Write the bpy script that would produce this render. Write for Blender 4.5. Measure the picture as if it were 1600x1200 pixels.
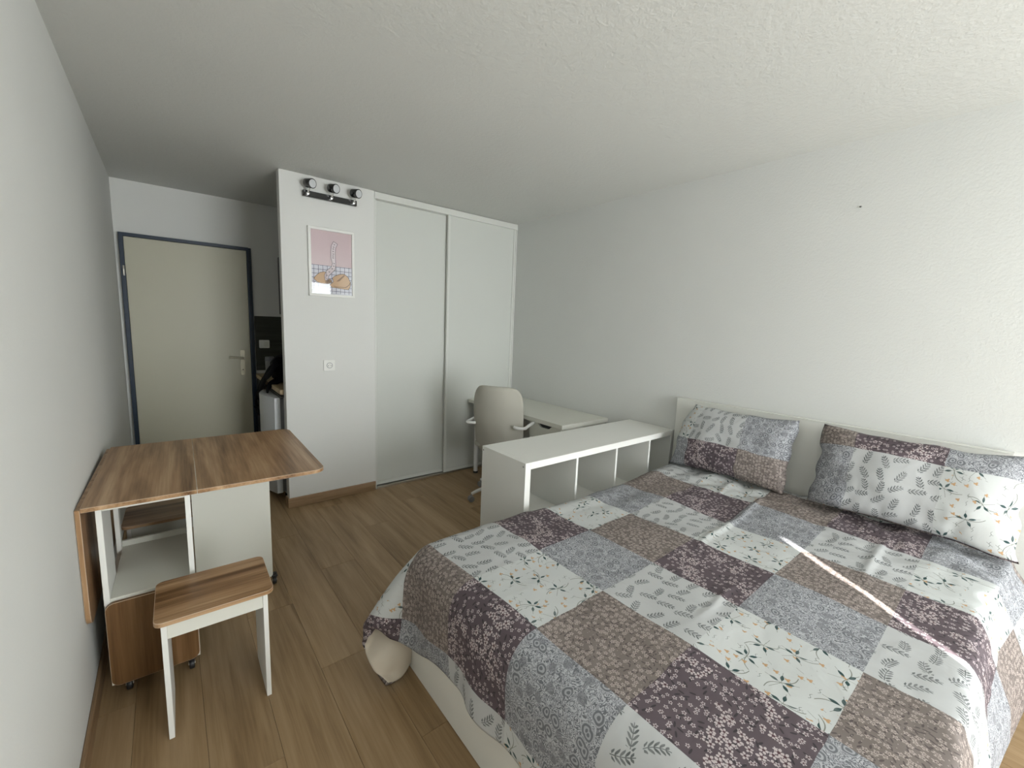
import bpy, bmesh, math, random, zlib, base64
import numpy as np
from mathutils import Vector, Matrix, noise

for o in list(bpy.data.objects): bpy.data.objects.remove(o)
SC = bpy.context.scene
COL = SC.collection
PI = math.pi
rnd = random.Random(7)

# ---------------------------------------------------------------- camera
cam_d = bpy.data.cameras.new('camera'); cam = bpy.data.objects.new('camera', cam_d); COL.objects.link(cam)
cam_d.sensor_width = 36; cam_d.lens = 660.54 * 36 / 1600; cam_d.clip_start = .05
_r = Vector((0.77666632, -0.62868472, 0.03930588)); _u = Vector((0.05581098, 0.13083305, 0.98983223)); _f = Vector((0.62743491, 0.76657566, -0.13670114))
cam.matrix_world = Matrix(((_r.x, _u.x, -_f.x, 0), (_r.y, _u.y, -_f.y, 0), (_r.z, _u.z, -_f.z, 1.4749), (0, 0, 0, 1)))
SC.camera = cam

# ---------------------------------------------------------------- light
W = bpy.data.worlds.new('world'); SC.world = W; W.use_nodes = True
W.node_tree.nodes['Background'].inputs[0].default_value = (.75, .85, 1, 1)
W.node_tree.nodes['Background'].inputs[1].default_value = 1.0
sd = bpy.data.lights.new('sun', 'SUN'); sun = bpy.data.objects.new('sun', sd); COL.objects.link(sun)
sd.energy = 120; sd.angle = math.radians(.5); sd.color = (1, .97, .92)
sun.rotation_euler = Vector((.636, 1, -.494)).to_track_quat('-Z', 'Y').to_euler()
sun.location = (0, -3, 4)
ld = bpy.data.lights.new('daylight_fill', 'AREA'); fill_lamp = bpy.data.objects.new('daylight_fill', ld); COL.objects.link(fill_lamp)
ld.shape = 'RECTANGLE'; ld.size = 1.85; ld.size_y = 2.05; ld.energy = 146; ld.color = (.94, .98, 1)
fill_lamp.location = (1.75, -2.36, 1.15); fill_lamp.rotation_euler = (PI / 2, 0, 0)      # unseen area lamp added inside the opaque curtains, stands in for their glow
fill_lamp.rotation_euler = Vector((0, 1, 0)).to_track_quat('-Z', 'Y').to_euler()
SC.view_settings.view_transform = 'Standard'; SC.view_settings.look = 'None'
SC.view_settings.exposure = 0; SC.view_settings.gamma = 1; SC.view_settings.use_curve_mapping = False

# ---------------------------------------------------------------- object helpers
ROOTS = {}
def finish(name, me, mat, parent=None, world=True, smooth=False):
    o = bpy.data.objects.new(name, me); COL.objects.link(o)
    for m in (mat if isinstance(mat, (list, tuple)) else [mat]): me.materials.append(m)
    if parent is not None:
        o.parent = parent
        if world: me.transform(absmat(parent).inverted())
    if smooth:
        for p in me.polygons: p.use_smooth = True
        try: me.set_sharp_from_angle(angle=math.radians(38))
        except Exception: pass
    return o
def absmat(o):
    m = o.matrix_basis.copy()
    while o.parent is not None:
        o = o.parent; m = o.matrix_basis @ m
    return m
def obj(name, bm, mat, parent=None, world=True, smooth=False):
    bmesh.ops.recalc_face_normals(bm, faces=bm.faces)
    me = bpy.data.meshes.new(name); bm.to_mesh(me); bm.free()
    return finish(name, me, mat, parent, world, smooth)
def centre_origin(o):
    vs = [v.co for v in o.data.vertices]
    lo = Vector([min(v[k] for v in vs) for k in range(3)]); hi = Vector([max(v[k] for v in vs) for k in range(3)])
    c = Vector(((lo.x + hi.x) / 2, (lo.y + hi.y) / 2, lo.z)); o.data.transform(Matrix.Translation(-c)); o.location = c
def tag(o, label, cat, group=None):
    o['label'] = label; o['category'] = cat
    if group: o['group'] = group
    if o.type == 'MESH' and o.location.length < 1e-6: centre_origin(o)
    return o
def thing(name, label, cat, loc=(0, 0, 0), rz=0, group=None):
    o = bpy.data.objects.new(name, None); COL.objects.link(o); o.empty_display_size = .1
    o.location = loc; o.rotation_euler = (0, 0, rz)
    o['label'] = label; o['category'] = cat
    if group: o['group'] = group
    return o
def struct(name, bm, mat, parent=None, smooth=False):
    o = obj(name, bm, mat, parent, smooth=smooth)
    if parent is None: o['kind'] = 'structure'
    return o
def dup(root, loc, rz, label, group=None):
    r = root.copy(); COL.objects.link(r); r.location = loc; r.rotation_euler = (0, 0, rz); r['label'] = label
    if group: r['group'] = group
    for ch in list(root.children):
        c = ch.copy(); COL.objects.link(c); c.parent = r
        for g in ch.children:
            d = g.copy(); COL.objects.link(d); d.parent = c
    return r
# ---- shapes
def B(*a, bm=None, bev=0, seg=1):
    """box x0,x1,y0,y1,z0,z1"""
    own = bmesh.new()
    x0, x1, y0, y1, z0, z1 = a
    bmesh.ops.create_cube(own, size=1)
    for v in own.verts:
        v.co = Vector((x0 + (v.co.x + .5) * (x1 - x0), y0 + (v.co.y + .5) * (y1 - y0), z0 + (v.co.z + .5) * (z1 - z0)))
    if bev: bmesh.ops.bevel(own, geom=own.edges[:], offset=bev, segments=seg, affect='EDGES', profile=.5)
    return merge(bm, own)
def merge(bm, own):
    if bm is None: return own
    me = bpy.data.meshes.new('tmp'); own.to_mesh(me); own.free(); bm.from_mesh(me); bpy.data.meshes.remove(me)
    return bm
def cyl(p0, p1, r0, r1=None, seg=20, bm=None, bev=0):
    own = bmesh.new(); r1 = r0 if r1 is None else r1
    p0 = Vector(p0); p1 = Vector(p1); d = p1 - p0
    bmesh.ops.create_cone(own, cap_ends=True, segments=seg, radius1=r0, radius2=r1, depth=d.length)
    if bev:
        es = [e for e in own.edges if all(len(f.verts) > 4 for f in e.link_faces[:1]) or any(len(f.verts) > 4 for f in e.link_faces)]
        bmesh.ops.bevel(own, geom=es, offset=bev, segments=2, affect='EDGES', profile=.5)
    M = Matrix.Translation((p0 + p1) / 2) @ d.to_track_quat('Z', 'Y').to_matrix().to_4x4()
    own.transform(M)
    return merge(bm, own)
def tube(pts, r, seg=10, bm=None, flat=1.0, up=(0, 0, 1)):
    """smooth tube through points; flat<1 squashes it to a strap"""
    own = bmesh.new(); pts = [Vector(p) for p in pts]
    P = []
    n = len(pts)
    for i in range(n - 1):
        a, b, c, d = pts[max(i - 1, 0)], pts[i], pts[i + 1], pts[min(i + 2, n - 1)]
        for k in range(6):
            t = k / 6
            P.append(.5 * ((2 * b) + (c - a) * t + (2 * a - 5 * b + 4 * c - d) * t * t + (3 * b - a - 3 * c + d) * t ** 3))
    P.append(pts[-1])
    rings = []
    for i, p in enumerate(P):
        t = (P[min(i + 1, len(P) - 1)] - P[max(i - 1, 0)]).normalized()
        s = t.cross(Vector(up))
        s = s.normalized() if s.length > 1e-4 else Vector((1, 0, 0))
        w = s.cross(t)
        rr = r(i / (len(P) - 1)) if callable(r) else r
        rings.append([own.verts.new(p + (math.cos(q * 2 * PI / seg) * s * flat + math.sin(q * 2 * PI / seg) * w) * rr) for q in range(seg)])
    for a, b in zip(rings, rings[1:]):
        for q in range(seg): own.faces.new((a[q], a[(q + 1) % seg], b[(q + 1) % seg], b[q]))
    own.faces.new(rings[0][::-1]); own.faces.new(rings[-1])
    return merge(bm, own)
def prism(poly, axis, a0, a1, bm=None, bev=0, band=False):
    """polygon (list of 2D points) extruded along axis from a0 to a1"""
    own = bmesh.new()
    def mk(p, a):
        return {'x': (a, p[0], p[1]), 'y': (p[0], a, p[1]), 'z': (p[0], p[1], a)}[axis]
    lo = [own.verts.new(mk(p, a0)) for p in poly]; hi = [own.verts.new(mk(p, a1)) for p in poly]
    n = len(poly)
    own.faces.new(lo[::-1]); own.faces.new(hi)
    for i in range(n): own.faces.new((lo[i], lo[(i + 1) % n], hi[(i + 1) % n], hi[i]))
    bmesh.ops.recalc_face_normals(own, faces=own.faces)
    if bev:
        es = [e for e in own.edges if any(len(f.verts) == n for f in e.link_faces) and len(e.link_faces) == 2]
        bmesh.ops.bevel(own, geom=es, offset=bev, segments=2, affect='EDGES', profile=.5, material=1 if band else -1)
    return merge(bm, own)
def rrect(x0, x1, y0, y1, r, seg=6):
    """rounded rectangle; r is one radius or (r00, r10, r11, r01)"""
    r = r if isinstance(r, tuple) else (r,) * 4
    out = []
    for (cx, cy, sx, sy, a0, rr) in ((x0, y0, 1, 1, PI, r[0]), (x1, y0, -1, 1, 1.5 * PI, r[1]), (x1, y1, -1, -1, 0, r[2]), (x0, y1, 1, -1, .5 * PI, r[3])):
        if rr < 1e-5: out.append((cx, cy)); continue
        ox, oy = cx + sx * rr, cy + sy * rr
        for k in range(seg + 1):
            a = a0 + k / seg * PI / 2
            out.append((ox + rr * math.cos(a), oy + rr * math.sin(a)))
    return out

# ---------------------------------------------------------------- node helpers
def new_mat(name):
    m = bpy.data.materials.new(name); m.use_nodes = True
    return m, m.node_tree, m.node_tree.nodes['Principled BSDF']
class X:
    """tiny expression layer over Math nodes"""
    def __init__(s, nt, sock): s.nt = nt; s.s = sock
    def _m(s, op, *a):
        n = s.nt.nodes.new('ShaderNodeMath'); n.operation = op
        for i, v in enumerate((s,) + a):
            if isinstance(v, X): s.nt.links.new(v.s, n.inputs[i])
            else: n.inputs[i].default_value = float(v)
        return X(s.nt, n.outputs[0])
    def c(s, v):
        n = s.nt.nodes.new('ShaderNodeValue'); n.outputs[0].default_value = v; return X(s.nt, n.outputs[0])
    def __add__(s, o): return s._m('ADD', o)
    __radd__ = __add__
    def __sub__(s, o): return s._m('SUBTRACT', o)
    def __rsub__(s, o): return s._m('MULTIPLY', -1)._m('ADD', o)
    def __mul__(s, o): return s._m('MULTIPLY', o)
    __rmul__ = __mul__
    def __truediv__(s, o): return s._m('DIVIDE', o)
    def lt(s, o): return s._m('LESS_THAN', o)
    def gt(s, o): return s._m('GREATER_THAN', o)
    def floor(s): return s._m('FLOOR')
    def fract(s): return s._m('FRACT')
    def abs(s): return s._m('ABSOLUTE')
    def sin(s): return s._m('SINE')
    def cos(s): return s._m('COSINE')
    def mod(s, o): return s._m('FLOORED_MODULO', o)
    def max(s, o): return s._m('MAXIMUM', o)
    def min(s, o): return s._m('MINIMUM', o)
    def sqrt(s): return s._m('SQRT')
    def atan2(s, o): return s._m('ARCTAN2', o)
    def below(s, e, soft):
        """1 below e, 0 above e+soft"""
        n = s.nt.nodes.new('ShaderNodeMapRange'); n.inputs['From Min'].default_value = 0; n.inputs['From Max'].default_value = 1
        d = (s - e) / soft
        s.nt.links.new(d.s, n.inputs['Value']); n.inputs['To Min'].default_value = 1; n.inputs['To Max'].default_value = 0
        return X(s.nt, n.outputs[0])
def comb(nt, x, y, z=0):
    n = nt.nodes.new('ShaderNodeCombineXYZ')
    for i, v in enumerate((x, y, z)):
        if isinstance(v, X): nt.links.new(v.s, n.inputs[i])
        else: n.inputs[i].default_value = v
    return n.outputs[0]
def sep(nt, sock):
    n = nt.nodes.new('ShaderNodeSeparateXYZ'); nt.links.new(sock, n.inputs[0])
    return [X(nt, n.outputs[i]) for i in range(3)]
def mixc(nt, f, a, b):
    n = nt.nodes.new('ShaderNodeMix'); n.data_type = 'RGBA'
    if isinstance(f, X): nt.links.new(f.s, n.inputs[0])
    else: n.inputs[0].default_value = f
    for v, s in ((a, n.inputs[6]), (b, n.inputs[7])):
        if isinstance(v, tuple): s.default_value = v + (1,) if len(v) == 3 else v
        else: nt.links.new(v, s)
    return n.outputs[2]
def tnoise(nt, vec, scale, detail=3, rough=.5, w=None, dist=0):
    n = nt.nodes.new('ShaderNodeTexNoise'); n.inputs['Scale'].default_value = scale; n.inputs['Detail'].default_value = detail
    n.inputs['Roughness'].default_value = rough; n.inputs['Distortion'].default_value = dist
    if w is not None:
        n.noise_dimensions = '4D'
        if isinstance(w, X): nt.links.new(w.s, n.inputs['W'])
        else: n.inputs['W'].default_value = w
    nt.links.new(vec, n.inputs['Vector'])
    return X(nt, n.outputs[0])
def scalev(nt, vec, s):
    n = nt.nodes.new('ShaderNodeMapping'); n.inputs['Scale'].default_value = s; nt.links.new(vec, n.inputs['Vector']); return n.outputs[0]
def bump(nt, p, h, strength, dist):
    n = nt.nodes.new('ShaderNodeBump'); n.inputs['Strength'].default_value = strength; n.inputs['Distance'].default_value = dist
    nt.links.new(h.s, n.inputs['Height']); nt.links.new(n.outputs[0], p.inputs['Normal'])
def geo_pos(nt): return nt.nodes.new('ShaderNodeNewGeometry').outputs['Position']
def obj_co(nt): return nt.nodes.new('ShaderNodeTexCoord').outputs['Object']

def plain(name, col, rough=.5, metal=0, bumpy=None, spec=.5, vary=.04, coat=0):
    m, nt, p = new_mat(name)
    p.inputs['Roughness'].default_value = rough; p.inputs['Metallic'].default_value = metal
    p.inputs['Specular IOR Level'].default_value = spec; p.inputs['Coat Weight'].default_value = coat
    co = geo_pos(nt)
    f = tnoise(nt, co, 2.3, 3)
    dark = tuple(c * (1 - vary) for c in col); lite = tuple(min(1, c * (1 + vary)) for c in col)
    nt.links.new(mixc(nt, f, dark, lite), p.inputs['Base Color'])
    if bumpy:
        for_scale, st, di = bumpy
        bump(nt, p, tnoise(nt, co, for_scale, 2, .6), st, di)
    return m
def wood(name, dark, mid, lite, axis, rough=.38, fine=90, broad=9, per_object=False, knots=False, grain=.5, lo=.40, hi=.68):
    """laminate wood print; axis is the grain direction"""
    m, nt, p = new_mat(name); p.inputs['Roughness'].default_value = rough; p.inputs['Specular IOR Level'].default_value = .35
    co = geo_pos(nt) if per_object else obj_co(nt)
    st = {'x': (.07, 1, 1), 'y': (1, .07, 1), 'z': (1, 1, .07)}[axis]
    v = scalev(nt, co, st)
    w = X(nt, nt.nodes.new('ShaderNodeObjectInfo').outputs['Random']) * 37 if per_object else 2.0
    big = tnoise(nt, v, broad, 4, .55, w, 1.2)
    med = tnoise(nt, v, fine * .45, 3, .6, w, .4)
    fin = tnoise(nt, scalev(nt, co, tuple(.25 * s if s < 1 else s for s in st)), fine * 2.2, 2, .6, w)
    t = big * .55 + med * .30 * (2 * grain) + fin * .16 + .01
    r = nt.nodes.new('ShaderNodeValToRGB'); nt.links.new(t.s, r.inputs[0])
    e = r.color_ramp.elements; e[0].position = lo; e[0].color = dark + (1,); e[1].position = hi; e[1].color = lite + (1,)
    q = e.new(.53); q.color = mid + (1,)
    c = r.outputs[0]
    if knots:
        k = tnoise(nt, scalev(nt, co, tuple(3 * s if s < 1 else s for s in st)), 5.5, 2, .5, w + 5 if isinstance(w, X) else 7)
        c = mixc(nt, (1 - k.below(.70, .10)) * .55, c, tuple(d * .55 for d in dark))
    if per_object:
        rr = X(nt, nt.nodes.new('ShaderNodeObjectInfo').outputs['Random'])
        c = mixc(nt, (rr * 7.31).fract() * .22, c, tuple(d * .8 for d in dark))
    nt.links.new(c, p.inputs['Base Color'])
    bump(nt, p, med + fin * .5, .15, .0006)
    return m

# colours (linear)
M_wall = plain('smooth_white_paint', (.72, .722, .695), .75, bumpy=(170, .18, .002), spec=.25, vary=.025)
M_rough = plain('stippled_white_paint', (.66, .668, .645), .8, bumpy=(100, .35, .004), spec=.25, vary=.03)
M_ceil = plain('stippled_ceiling_paint', (.655, .66, .63), .8, bumpy=(55, .45, .005), spec=.25, vary=.03)
M_white = plain('white_melamine', (.70, .70, .63), .42, vary=.01)
M_edge = plain('white_edge', (.80, .80, .76), .45, vary=.01)
M_closet = plain('off_white_door_panel', (.61, .625, .585), .5, vary=.015)
M_alu = plain('white_lacquered_profile', (.66, .67, .63), .35, vary=.01)
M_door = plain('cream_door_paint', (.52, .50, .39), .45, vary=.03)
M_blue = plain('dark_blue_paint', (.011, .026, .050), .4, vary=.1)
M_steel = plain('brushed_steel', (.62, .60, .55), .3, 1, vary=.05)
M_handle = plain('champagne_metal', (.42, .39, .29), .35, .35, vary=.03)
M_chrome = plain('chrome', (.8, .8, .8), .12, 1, vary=.01)
M_gun = plain('dark_chrome', (.10, .10, .10), .18, 1, vary=.05)
M_black = plain('black_fabric', (.004, .004, .006), .9, spec=.15, vary=.2, bumpy=(400, .3, .001))
M_blackp = plain('black_plastic', (.015, .015, .016), .4, vary=.1)
M_tile = wood('dark_splashback_laminate', (.030, .032, .022), (.045, .047, .034), (.075, .075, .06), 'x', .5)
M_counter = wood('pale_oak_worktop', (.36, .27, .15), (.48, .37, .22), (.58, .47, .30), 'y', .4)
M_cream = plain('cream_duvet_lining', (.62, .55, .45), .9, vary=.04, bumpy=(300, .2, .001))
M_bed = plain('white_bed_foil', (.76, .76, .71), .42, vary=.01)
M_chairf = plain('beige_wool_fabric', (.42, .405, .35), .95, vary=.06, bumpy=(600, .5, .001))
M_chairw = plain('white_chair_metal', (.72, .72, .70), .35, vary=.01)
M_grey = plain('grey_plastic', (.25, .25, .24), .5, vary=.05)
M_fr = plain('fridge_enamel', (.62, .64, .66), .3, vary=.01)
M_frd = plain('grey_gasket', (.22, .23, .24), .6, vary=.02)
M_bluegrey = plain('blue_grey_paint', (.16, .24, .32), .5, vary=.05)
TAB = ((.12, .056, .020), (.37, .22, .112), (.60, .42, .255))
M_tab = wood('walnut_laminate_along', *TAB, 'y', .34, 60, 7)
M_tabx = wood('walnut_laminate_across', *TAB, 'x', .34, 60, 11)
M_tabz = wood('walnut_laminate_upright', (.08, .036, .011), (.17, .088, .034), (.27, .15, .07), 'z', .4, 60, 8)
M_leafz = wood('walnut_laminate_leaf', *TAB, 'z', .36, 60, 7)
M_band = plain('pale_edge_band', (.55, .42, .30), .4, vary=.03)
M_plank = wood('oak_floor_plank', (.20, .125, .060), (.33, .22, .115), (.44, .31, .18), 'y', .42, 70, 7, per_object=True, knots=True, grain=.6)
M_base = wood('oak_skirting', (.20, .125, .065), (.30, .195, .11), (.38, .26, .16), 'x', .45)
M_basey = wood('oak_skirting_y', (.20, .125, .065), (.30, .195, .11), (.38, .26, .16), 'y', .45)
M_sub = plain('dark_underlay', (.05, .035, .025), .9)

# ---- printed patchwork cotton: five prints on a grid of squares, all from UV in patch units
def patchwork(name, bump_s=.35):
    m, nt, p = new_mat(name)
    p.inputs['Roughness'].default_value = .75; p.inputs['Specular IOR Level'].default_value = .22
    uv = nt.nodes.new('ShaderNodeTexCoord').outputs['UV']
    U, V, _ = sep(nt, uv)
    idx = (U.floor() + V.floor() * 2 - 2).mod(5)
    x = U * .312; y = V * .328
    P = comb(nt, x, y)
    def vor(scale, rand, off=0):
        n = nt.nodes.new('ShaderNodeTexVoronoi'); n.voronoi_dimensions = '2D'; n.inputs['Scale'].default_value = scale
        n.inputs['Randomness'].default_value = rand
        nt.links.new(comb(nt, x + off, y + off * .7), n.inputs['Vector'])
        px, py, _ = sep(nt, n.outputs['Position'])
        r, g, b = sep(nt, n.outputs['Color'])
        dx = x + off - px; dy = y + off * .7 - py
        return dx, dy, r, g, X(nt, n.outputs['Distance'])
    def rot(dx, dy, a):
        ca, sa = a.cos(), a.sin()
        return dx * ca + dy * sa, dy * ca - dx * sa
    ns = tnoise(nt, P, 16, 2)
    wv = tnoise(nt, P, 34, 1)
    # L: grey leaf sprigs on pale grey
    dx, dy, r, g, _d = vor(15.5, .4)
    a, b = rot(dx, dy, r * 2.0 - .5)
    b = b + a * a * 14 * (g - .5)
    ab = b.abs(); t = (a / .0285).abs()
    span = .0145 - t * t * .0050
    q_ = ab / span * 2 - 1
    fa = ((((a - ab * 1.0) / .0125).fract()) * .0125 - .00625).abs()
    leaf = fa.lt(.0040 - q_ * q_ * .0040) * t.lt(.95)
    stem = ab.lt(.0010) * t.lt(1.1)
    L = mixc(nt, leaf.max(stem) * (.40 + wv * .8), (.55, .56, .56), (.095, .105, .105))
    L = mixc(nt, (ns - .45) * .25, L, (.40, .42, .43))
    # F: dark green whorls, thin stems and orange buds on white
    dx, dy, r, g, _d = vor(9.2, .6, 1.3)
    a, b = rot(dx, dy, r * 6.28)
    rho = (a * a + b * b).sqrt(); th = b.atan2(a) * (5 / 6.2832)
    st = (th.fract() - .5).abs() * (6.2832 / 5) * rho
    half = ((rho - .007) * (PI / .024)).sin() * .0046
    leafF = st.lt(half) * rho.lt(.031) * rho.gt(.007) * (((th.floor() * .37 + r * 5).fract()).gt(.25))
    vine = ((b - (a * 52).sin() * .010).abs()).lt(.0012) * rho.lt(.056)
    whisk = st.lt(.0006) * rho.lt(.042)
    dx, dy, r, g, d3 = vor(30, .8, 2.1)
    clus = tnoise(nt, comb(nt, x + 3, y), 17, 1).gt(.53)
    rad = (dx * dx + dy * dy).sqrt()
    ang = dy.atan2(dx)
    bud = rad.lt(.0058 + (ang * 3).sin() * .0020) * clus * r.gt(.35)
    twig = ((dx + dy * .5).abs()).lt(.0006) * (dy.abs()).lt(.011) * clus
    mini = ((dy + (dx * 420).sin() * .002).abs()).lt(.0008) * rad.lt(.010) * r.lt(.22)
    F = mixc(nt, vine.max(whisk).max(twig) * .85, (.62, .64, .63), (.17, .18, .14))
    F = mixc(nt, mini * .8, F, (.12, .14, .12))
    F = mixc(nt, bud * .85, F, (.56, .32, .13))
    F = mixc(nt, leafF * (.55 + wv * .8).min(1), F, (.035, .075, .075))
    # P: plum ground with white blossoms
    def blossoms(scale, rand, R, off, keep, base, hollow):
        dx, dy, r, g, _d = vor(scale, rand, off)
        rho = (dx * dx + dy * dy).sqrt(); th = dy.atan2(dx) + r * 6.28
        R0 = (.75 + .25 * (r * 3.7).fract()) * R
        edge = R0 * (.80 + (th * 5).cos() * .20)
        inn = rho.lt(edge) * keep(g)
        core = (rho.lt(R0 * .30) + (rho.lt(R0 * .62) * ((th * 5).cos()).lt(-.72))).min(1)
        hol = rho.gt(R0 * hollow) if hollow else 1
        return inn, core, hol, rho
    cl = tnoise(nt, comb(nt, x, y + 5), 9.5, 2)
    b1, c1, _h, rh = blossoms(44, .75, .0125, 3.3, lambda g: (cl + g * .10).gt(.60), 0, None)
    b2, c2, h2, rh2 = blossoms(58, .85, .0070, 4.9, lambda g: g.gt(.40), 0, None)
    dx, dy, r, g, _d = vor(50, .8, 6.1)
    a, b = rot(dx, dy, r * 6.28)
    lf = ((a / .0085) * (a / .0085) + (b / .0026) * (b / .0026)).lt(1) * g.gt(.45)
    Pc = mixc(nt, ns, (.100, .080, .090), (.140, .108, .122))
    Pc = mixc(nt, lf * .8, Pc, (.045, .040, .045))
    small = b2 * (1 - b1)
    Pc = mixc(nt, small * (1 - c2) , Pc, (.52, .46, .47))
    Pc = mixc(nt, b1 * (1 - c1), Pc, (.56, .49, .49))
    Pc = mixc(nt, (b1 * c1).max(small * c2) * .8, Pc, (.10, .050, .060))
    # T: taupe ground with small outlined flowers
    dx, dy, r, g, _d = vor(62, .75, 7.7)
    rho = (dx * dx + dy * dy).sqrt(); th = dy.atan2(dx) + r * 6.28
    e = .0068 * (.78 + (th * 5).cos() * .22)
    ring = rho.lt(e) * rho.gt(e * .52) * g.gt(.22)
    dotc = rho.lt(.0011)
    dx2, dy2, r2, g2, _d = vor(75, .9, 8.8)
    a, b = rot(dx2, dy2, r2 * 6.28)
    lf2 = ((a / .0065) * (a / .0065) + (b / .0021) * (b / .0021)).lt(1) * g2.gt(.35)
    T = mixc(nt, ns, (.185, .155, .142), (.24, .205, .188))
    T = mixc(nt, lf2 * .75, T, (.085, .070, .068))
    T = mixc(nt, (ring.max(dotc)) * .9, T, (.50, .43, .39))
    # G: grey engraved florals
    wx = x + (ns - .5) * .020; wy = y + (wv - .5) * .020
    n = nt.nodes.new('ShaderNodeTexVoronoi'); n.voronoi_dimensions = '2D'; n.inputs['Scale'].default_value = 26; n.inputs['Randomness'].default_value = .9
    nt.links.new(comb(nt, wx, wy), n.inputs['Vector']); dd = X(nt, n.outputs['Distance']); cr, cg, cb = sep(nt, n.outputs['Color'])
    q = tnoise(nt, P, 42, 2, .55, dist=1.6)
    swirl = ((q * 46).sin()).gt(.05)
    rings = ((dd * 26).sin()).gt(-.1) * dd.lt(.42) * cr.gt(.6)
    solid = dd.lt(.33) * cr.lt(.25)
    G = mixc(nt, swirl * .9, (.50, .51, .535), (.13, .135, .15))
    G = mixc(nt, dd.lt(.44) * cr.gt(.6), G, (.40, .41, .43))
    G = mixc(nt, rings * .9, G, (.15, .155, .17))
    G = mixc(nt, solid * .7, G, (.20, .205, .22))
    col = F
    for k, c in ((1, G), (2, T), (3, L), (4, Pc)):
        col = mixc(nt, (idx - k).abs().lt(.5), col, c)
    col = mixc(nt, .14, col, (0, 0, 0))
    nt.links.new(col, p.inputs['Base Color'])
    h = tnoise(nt, P, 9, 3, .5, dist=.6)
    bump(nt, p, h, bump_s, .02)
    return m
M_patch = patchwork('patchwork_printed_cotton')

# ================================================================ the room
XL, XR, YN, YC, YD, H = -.284, 2.846, -2.5, 3.487, 4.712, 2.5
XA = .668                                                          # left end of the partition
bm = B(XL - .1, XL, YN - .1, YD + .1, 0, H); struct('wall_left', bm, M_wall)
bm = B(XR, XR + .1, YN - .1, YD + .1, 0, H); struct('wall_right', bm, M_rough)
bm = B(XL - .1, XR + .1, YN - .1, YD + .1, H, H + .1); struct('ceiling', bm, M_ceil)
bm = B(XL, XR, YD, YD + .1, 0, H); struct('wall_back', bm, M_wall)
bm = B(XA, 1.353, YC, YC + .075, 0, H, bev=.003)
wp = struct('wall_partition', bm, M_wall)
bm = B(1.29, 1.36, YC + .075, YD, 0, H); B(1.36, XR, 4.12, 4.19, 0, H, bm=bm); struct('wall_closet', bm, M_wall)
WX0, WX1, WZ0, WZ1 = -.10, 2.55, .06, 2.2
bm = B(XL, WX0, YN - .1, YN, 0, H); B(WX1, XR, YN - .1, YN, 0, H, bm=bm)
B(WX0, WX1, YN - .1, YN, 0, WZ0, bm=bm); B(WX0, WX1, YN - .1, YN, WZ1, H, bm=bm)
struct('wall_window', bm, M_wall)

# ---- floor of separate laminate boards
bm = B(XL - .1, XR + .1, YN - .1, YD + .1, -.1, -.011)
floor = struct('floor', bm, M_sub)
offs = [.52, .05, .90, .30, .71, .12, .44, .83, .22, .61, .37, .95, .17, .66, .48, .08, .77]
PW, PL = .200, 1.285
k = 0; meshes = {}
xs = XL
edges = [XL] + [-.17 + .2 * i for i in range(0, 16)]
edges = [e for e in edges if e < XR - .02] + [XR]
for ci in range(len(edges) - 1):
    x0, x1 = edges[ci], edges[ci + 1]
    y = YN - offs[ci % 17] * PL
    if ci == 2: y = 1.417 - 3 * PL
    while y < YD:
        a, b = max(y, YN), min(y + PL, YD)
        if b - a > .02:
            key = (round(x1 - x0, 4), round(b - a, 4))
            if key not in meshes:
                pb = B(.0004, x1 - x0 - .0004, .0004, b - a - .0004, -.011, 0, bev=.0007)
                me = bpy.data.meshes.new('plank'); pb.to_mesh(me); pb.free(); me.materials.append(M_plank); meshes[key] = me
            o = bpy.data.objects.new('plank', meshes[key]); COL.objects.link(o); o.location = (x0, a, 0); o.parent = floor
        y += PL

# ---- skirting
def skirt(name, poly_box, m): return struct(name, poly_box, m)
skirt('baseboard_left', B(XL, XL + .012, YN, YD, 0, .078, bev=.003), M_basey)
bm = B(XA - .012, 1.350, YC - .013, YC, 0, .079, bev=.003); B(XA - .012, XA, YC - .002, YC + .075, 0, .079, bm=bm, bev=.003)
skirt('baseboard_partition', bm, M_base)
skirt('baseboard_right', B(XR - .012, XR, YN, -.012, 0, .078, bev=.003), M_basey)
struct('trim_1', B(XR - .010, XR, YN, -.012, .08, .235, bev=.003), M_bluegrey)

# ---- wall plug left in the right wall
t = thing('wall_plug', 'small grey screw plug left high in the bare right wall', 'wall plug', (XR - .002, .667, 2.16))
obj('plug', cyl((XR + .004, .667, 2.16), (XR - .003, .667, 2.16), .0042, seg=14), M_grey, t)
obj('screw', cyl((XR - .003, .669, 2.159), (XR - .007, .669, 2.159), .0026, seg=10), M_gun, t)

# ---- entrance door
door = thing('door_1', 'cream flush entrance door in a dark blue frame', 'door', (.18, YD, 0)); door['kind'] = 'structure'
bm = B(-.229, .608, 4.682, 4.708, .004, 2.060, bev=.002); leaf = obj('door_leaf', bm, M_door, door)
bm = prism([(-.257, 0), (-.257, 2.088), (.624, 2.088), (.624, 0), (.609, 0), (.609, 2.061), (-.230, 2.061), (-.230, 0)], 'y', 4.664, 4.711, bev=.002)
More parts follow.
